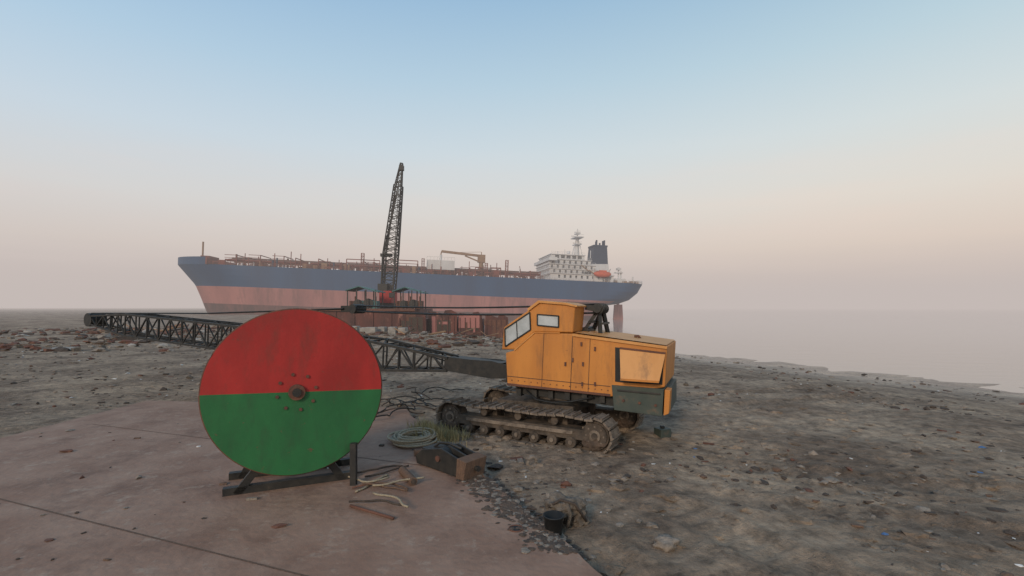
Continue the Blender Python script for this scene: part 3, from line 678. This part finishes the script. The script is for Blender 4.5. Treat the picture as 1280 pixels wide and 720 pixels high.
c=gp(665,582,0); z=gz(c.x,c.y); b=B(); b.path([(c.x+.09*math.cos(2*math.pi*i/20),c.y+.05*math.cos(2*math.pi*i/20),z+.1+.09*math.sin(2*math.pi*i/20)) for i in range(21)],.035,'stone',8); b.obj('steel_ring')
c=gp(828,543,0); b=B(); b.box((c.x,c.y,gz(c.x,c.y)+.1),(.32,.28,.22),'dkgreen',Matrix.Rotation(.4,3,'Z')); b.box((c.x,c.y,gz(c.x,c.y)+.24),(.1,.1,.06),'black'); b.obj('battery_box',None,.015)
for (x,y,r_) in ((832,684,.13),(815,660,.06),(648,615,.07),(672,600,.05),(620,600,.05),(598,546,.06),(780,600,.05),(760,640,.04),(655,590,.05)):
    c=gp(x,y,0); b=B(); b.lump((c.x,c.y,gz(c.x,c.y)+r_*.2),r_,'stone',3,.6,(1.3,1,.6),x); b.obj('beach_stone')
b=B()
for i in range(1700):
    c=gp(546+random.gauss(0,14),548+random.gauss(0,5),0); zz=gg(c.x,c.y)
    a=U(0,6.28); hh=U(.08,.30); l=U(.02,.16); wv=.006
    p=Vector((c.x,c.y,zz)); t=p+Vector((math.cos(a)*l,math.sin(a)*l,hh)); m_=p.lerp(t,.5)+Vector((0,0,.03)); sd=Vector((-math.sin(a),math.cos(a),0))*wv
    b.add([p-sd,p+sd,m_+sd,m_-sd,t],[(0,1,2,3),(3,2,4)],'grass')
b.obj('dry_grass')
b=B()
for k in range(12):
    p=gp(U(478,545),U(494,522),0); a=U(-3,3); pts=[]
    for i in range(22):
        a+=U(-.5,.5); p=p+Vector((math.cos(a),math.sin(a)*.8,0))*.12; pts.append((p.x,p.y,gg(p.x,p.y)+.03+.12*abs(math.sin(i*.3+k))))
    b.path(pts,.02,'blackplain' if k%3 else 'stonedk',5)
b.obj('tangled_hoses')
b=B()
for i in range(9000):
    Y=4.5+60*(R()**1.7); X=U(-1.15,1.12)*Y
    if onslab(X,Y) and R()<.93: continue
    s=(X-18.5)*.87+(Y-55)*.495
    if s>-3: continue
    cl=noise.noise(Vector((X*.25,Y*.25,7)))
    if cl<U(-.3,.38)+(.12 if X>3 else -.15): continue
    z=gg(X,Y)
    k=random.choices(['stone','stonedk','white','rust','bluelit','sack','wood'],[10,9,1.6,2,.25,2,2])[0]
    sz=U(.012,.04)*(1+Y/18)*random.choice([.6,.8,1,1.6])
    if k in('white','bluelit'): sz*=.6
    if R()<.75: b.lump((X,Y,z+sz*.2),sz,k,1,.7,(U(.7,1.7),U(.7,1.5),U(.3,.7)),i)
    else: b.box((X,Y,z+sz*.2),(sz*U(1,3.5),sz*U(.5,1.4),sz*.4),k,Matrix.Rotation(U(0,3.14),3,'Z')@Matrix.Rotation(U(-.3,.3),3,'X'))
b.obj('beach_litter')
b=B()
for i in range(420):
    X=U(-3,10);Y=U(5.5,15)
    if onslab(X,Y): continue
    sz=U(.03,.12); b.lump((X,Y,gz(X,Y)-.015),sz,'ground',2,.6,(1.6,1.2,.45),i)
b.obj('mud_clods')

# ------------------------------------------------------------ hazy air, added as a self-glowing volume
hb=B(); hb.bb((-2500,40,-12),(2500,4800,90),'grey'); o=hb.obj('glowing_haze_volume')
hm=bpy.data.materials.new('haze_glow'); hm.use_nodes=True; nn=hm.node_tree.nodes; nn.clear()
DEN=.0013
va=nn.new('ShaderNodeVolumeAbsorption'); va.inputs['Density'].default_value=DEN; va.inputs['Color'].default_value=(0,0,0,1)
em=nn.new('ShaderNodeEmission'); em.inputs['Color'].default_value=(.555,.49,.465,1); em.inputs['Strength'].default_value=DEN  # emission added in place of light scattered by the haze
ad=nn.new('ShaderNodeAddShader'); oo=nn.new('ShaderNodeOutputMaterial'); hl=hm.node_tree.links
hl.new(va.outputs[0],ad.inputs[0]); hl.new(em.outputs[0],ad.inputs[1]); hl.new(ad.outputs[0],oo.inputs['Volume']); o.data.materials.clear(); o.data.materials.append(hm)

# ------------------------------------------------------------ world
wd=bpy.data.worlds.new('World'); sc.world=wd; wd.use_nodes=True; n=wd.node_tree.nodes; l=wd.node_tree.links
for x in list(n): n.remove(x)
out=n.new('ShaderNodeOutputWorld'); add=n.new('ShaderNodeAddShader'); l.new(add.outputs[0],out.inputs['Surface'])
sky=n.new('ShaderNodeTexSky'); sky.sky_type='NISHITA'; sky.sun_disc=False; sky.sun_rotation=math.radians(205); sky.dust_density=3
bg1=n.new('ShaderNodeBackground'); bg1.inputs['Strength'].default_value=.012; l.new(sky.outputs['Color'],bg1.inputs['Color'])
tc=n.new('ShaderNodeTexCoord'); sx=n.new('ShaderNodeSeparateXYZ'); l.new(tc.outputs['Generated'],sx.inputs['Vector'])
rp=n.new('ShaderNodeValToRGB'); l.new(sx.outputs['Z'],rp.inputs['Fac']); cr_=rp.color_ramp
st=[(0,(.52,.45,.43)),(.05,(.68,.55,.485)),(.11,(.83,.69,.58)),(.19,(.79,.76,.70)),(.30,(.63,.74,.79)),(.42,(.44,.63,.76)),(.56,(.26,.47,.68)),(1,(.14,.28,.48))]
cr_.elements[0].position=0; cr_.elements[0].color=(*st[0][1],1); cr_.elements[1].position=1; cr_.elements[1].color=(*st[-1][1],1)
for p_,c_ in st[1:-1]:
    q_=cr_.elements.new(p_); q_.color=(*c_,1)
mp=n.new('ShaderNodeMapping'); mp.inputs['Scale'].default_value=(2,2,16); mp.inputs['Rotation'].default_value=(0,.12,0); l.new(tc.outputs['Generated'],mp.inputs['Vector'])
nz_=n.new('ShaderNodeTexNoise'); nz_.inputs['Scale'].default_value=1.6; nz_.inputs['Detail'].default_value=6; l.new(mp.outputs['Vector'],nz_.inputs['Vector'])
nr=n.new('ShaderNodeMapRange'); nr.inputs['From Min'].default_value=.48; nr.inputs['From Max'].default_value=.72; nr.inputs['To Min'].default_value=0; nr.inputs['To Max'].default_value=.4; l.new(nz_.outputs['Fac'],nr.inputs['Value'])
zm=n.new('ShaderNodeMapRange'); zm.inputs['From Min'].default_value=.32; zm.inputs['From Max'].default_value=.1; l.new(sx.outputs['Z'],zm.inputs['Value'])
mu=n.new('ShaderNodeMath'); mu.operation='MULTIPLY'; l.new(nr.outputs[0],mu.inputs[0]); l.new(zm.outputs[0],mu.inputs[1])
mc=n.new('ShaderNodeMixRGB'); l.new(mu.outputs[0],mc.inputs['Fac']); l.new(rp.outputs['Color'],mc.inputs['Color1']); mc.inputs['Color2'].default_value=(.92,.72,.62,1)
# warmer toward the right of the bay, cooler to the left
az_=n.new('ShaderNodeMapRange'); az_.inputs['From Min'].default_value=-.7; az_.inputs['From Max'].default_value=.6; l.new(sx.outputs['X'],az_.inputs['Value'])
tr=n.new('ShaderNodeValToRGB'); tr.color_ramp.elements[0].color=(.84,.90,.97,1); tr.color_ramp.elements[1].color=(1.0,.97,.91,1); l.new(az_.outputs[0],tr.inputs['Fac'])
mt=n.new('ShaderNodeMixRGB'); mt.blend_type='MULTIPLY'; mt.inputs['Fac'].default_value=1; l.new(mc.outputs['Color'],mt.inputs['Color1']); l.new(tr.outputs['Color'],mt.inputs['Color2'])
bg2=n.new('ShaderNodeBackground'); bg2.inputs['Strength'].default_value=1.06; l.new(mt.outputs['Color'],bg2.inputs['Color'])
l.new(bg1.outputs[0],add.inputs[0]); l.new(bg2.outputs[0],add.inputs[1])

sl=bpy.data.lights.new('sun','SUN'); sl.energy=1.6; sl.angle=math.radians(12); sl.color=(1,.82,.62)
so=bpy.data.objects.new('sun',sl); sc.collection.objects.link(so)
el=math.radians(24); az=math.radians(205)
dirv=Vector((math.sin(az)*math.cos(el),math.cos(az)*math.cos(el),math.sin(el)))
so.rotation_euler=dirv.to_track_quat('Z','Y').to_euler(); sky.sun_elevation=el

# ------------------------------------------------------------ camera
cd=bpy.data.cameras.new('camera'); cam=bpy.data.objects.new('camera',cd); sc.collection.objects.link(cam)
cam.location=(0,0,H); cam.rotation_euler=(math.radians(90),0,0); cd.sensor_width=36; cd.lens=FP/1280*36; cd.shift_y=(HZ-360)/1280; cd.clip_start=.1; cd.clip_end=10000
sc.camera=cam
sc.view_settings.view_transform='Standard'; sc.view_settings.look='None'; sc.view_settings.exposure=0
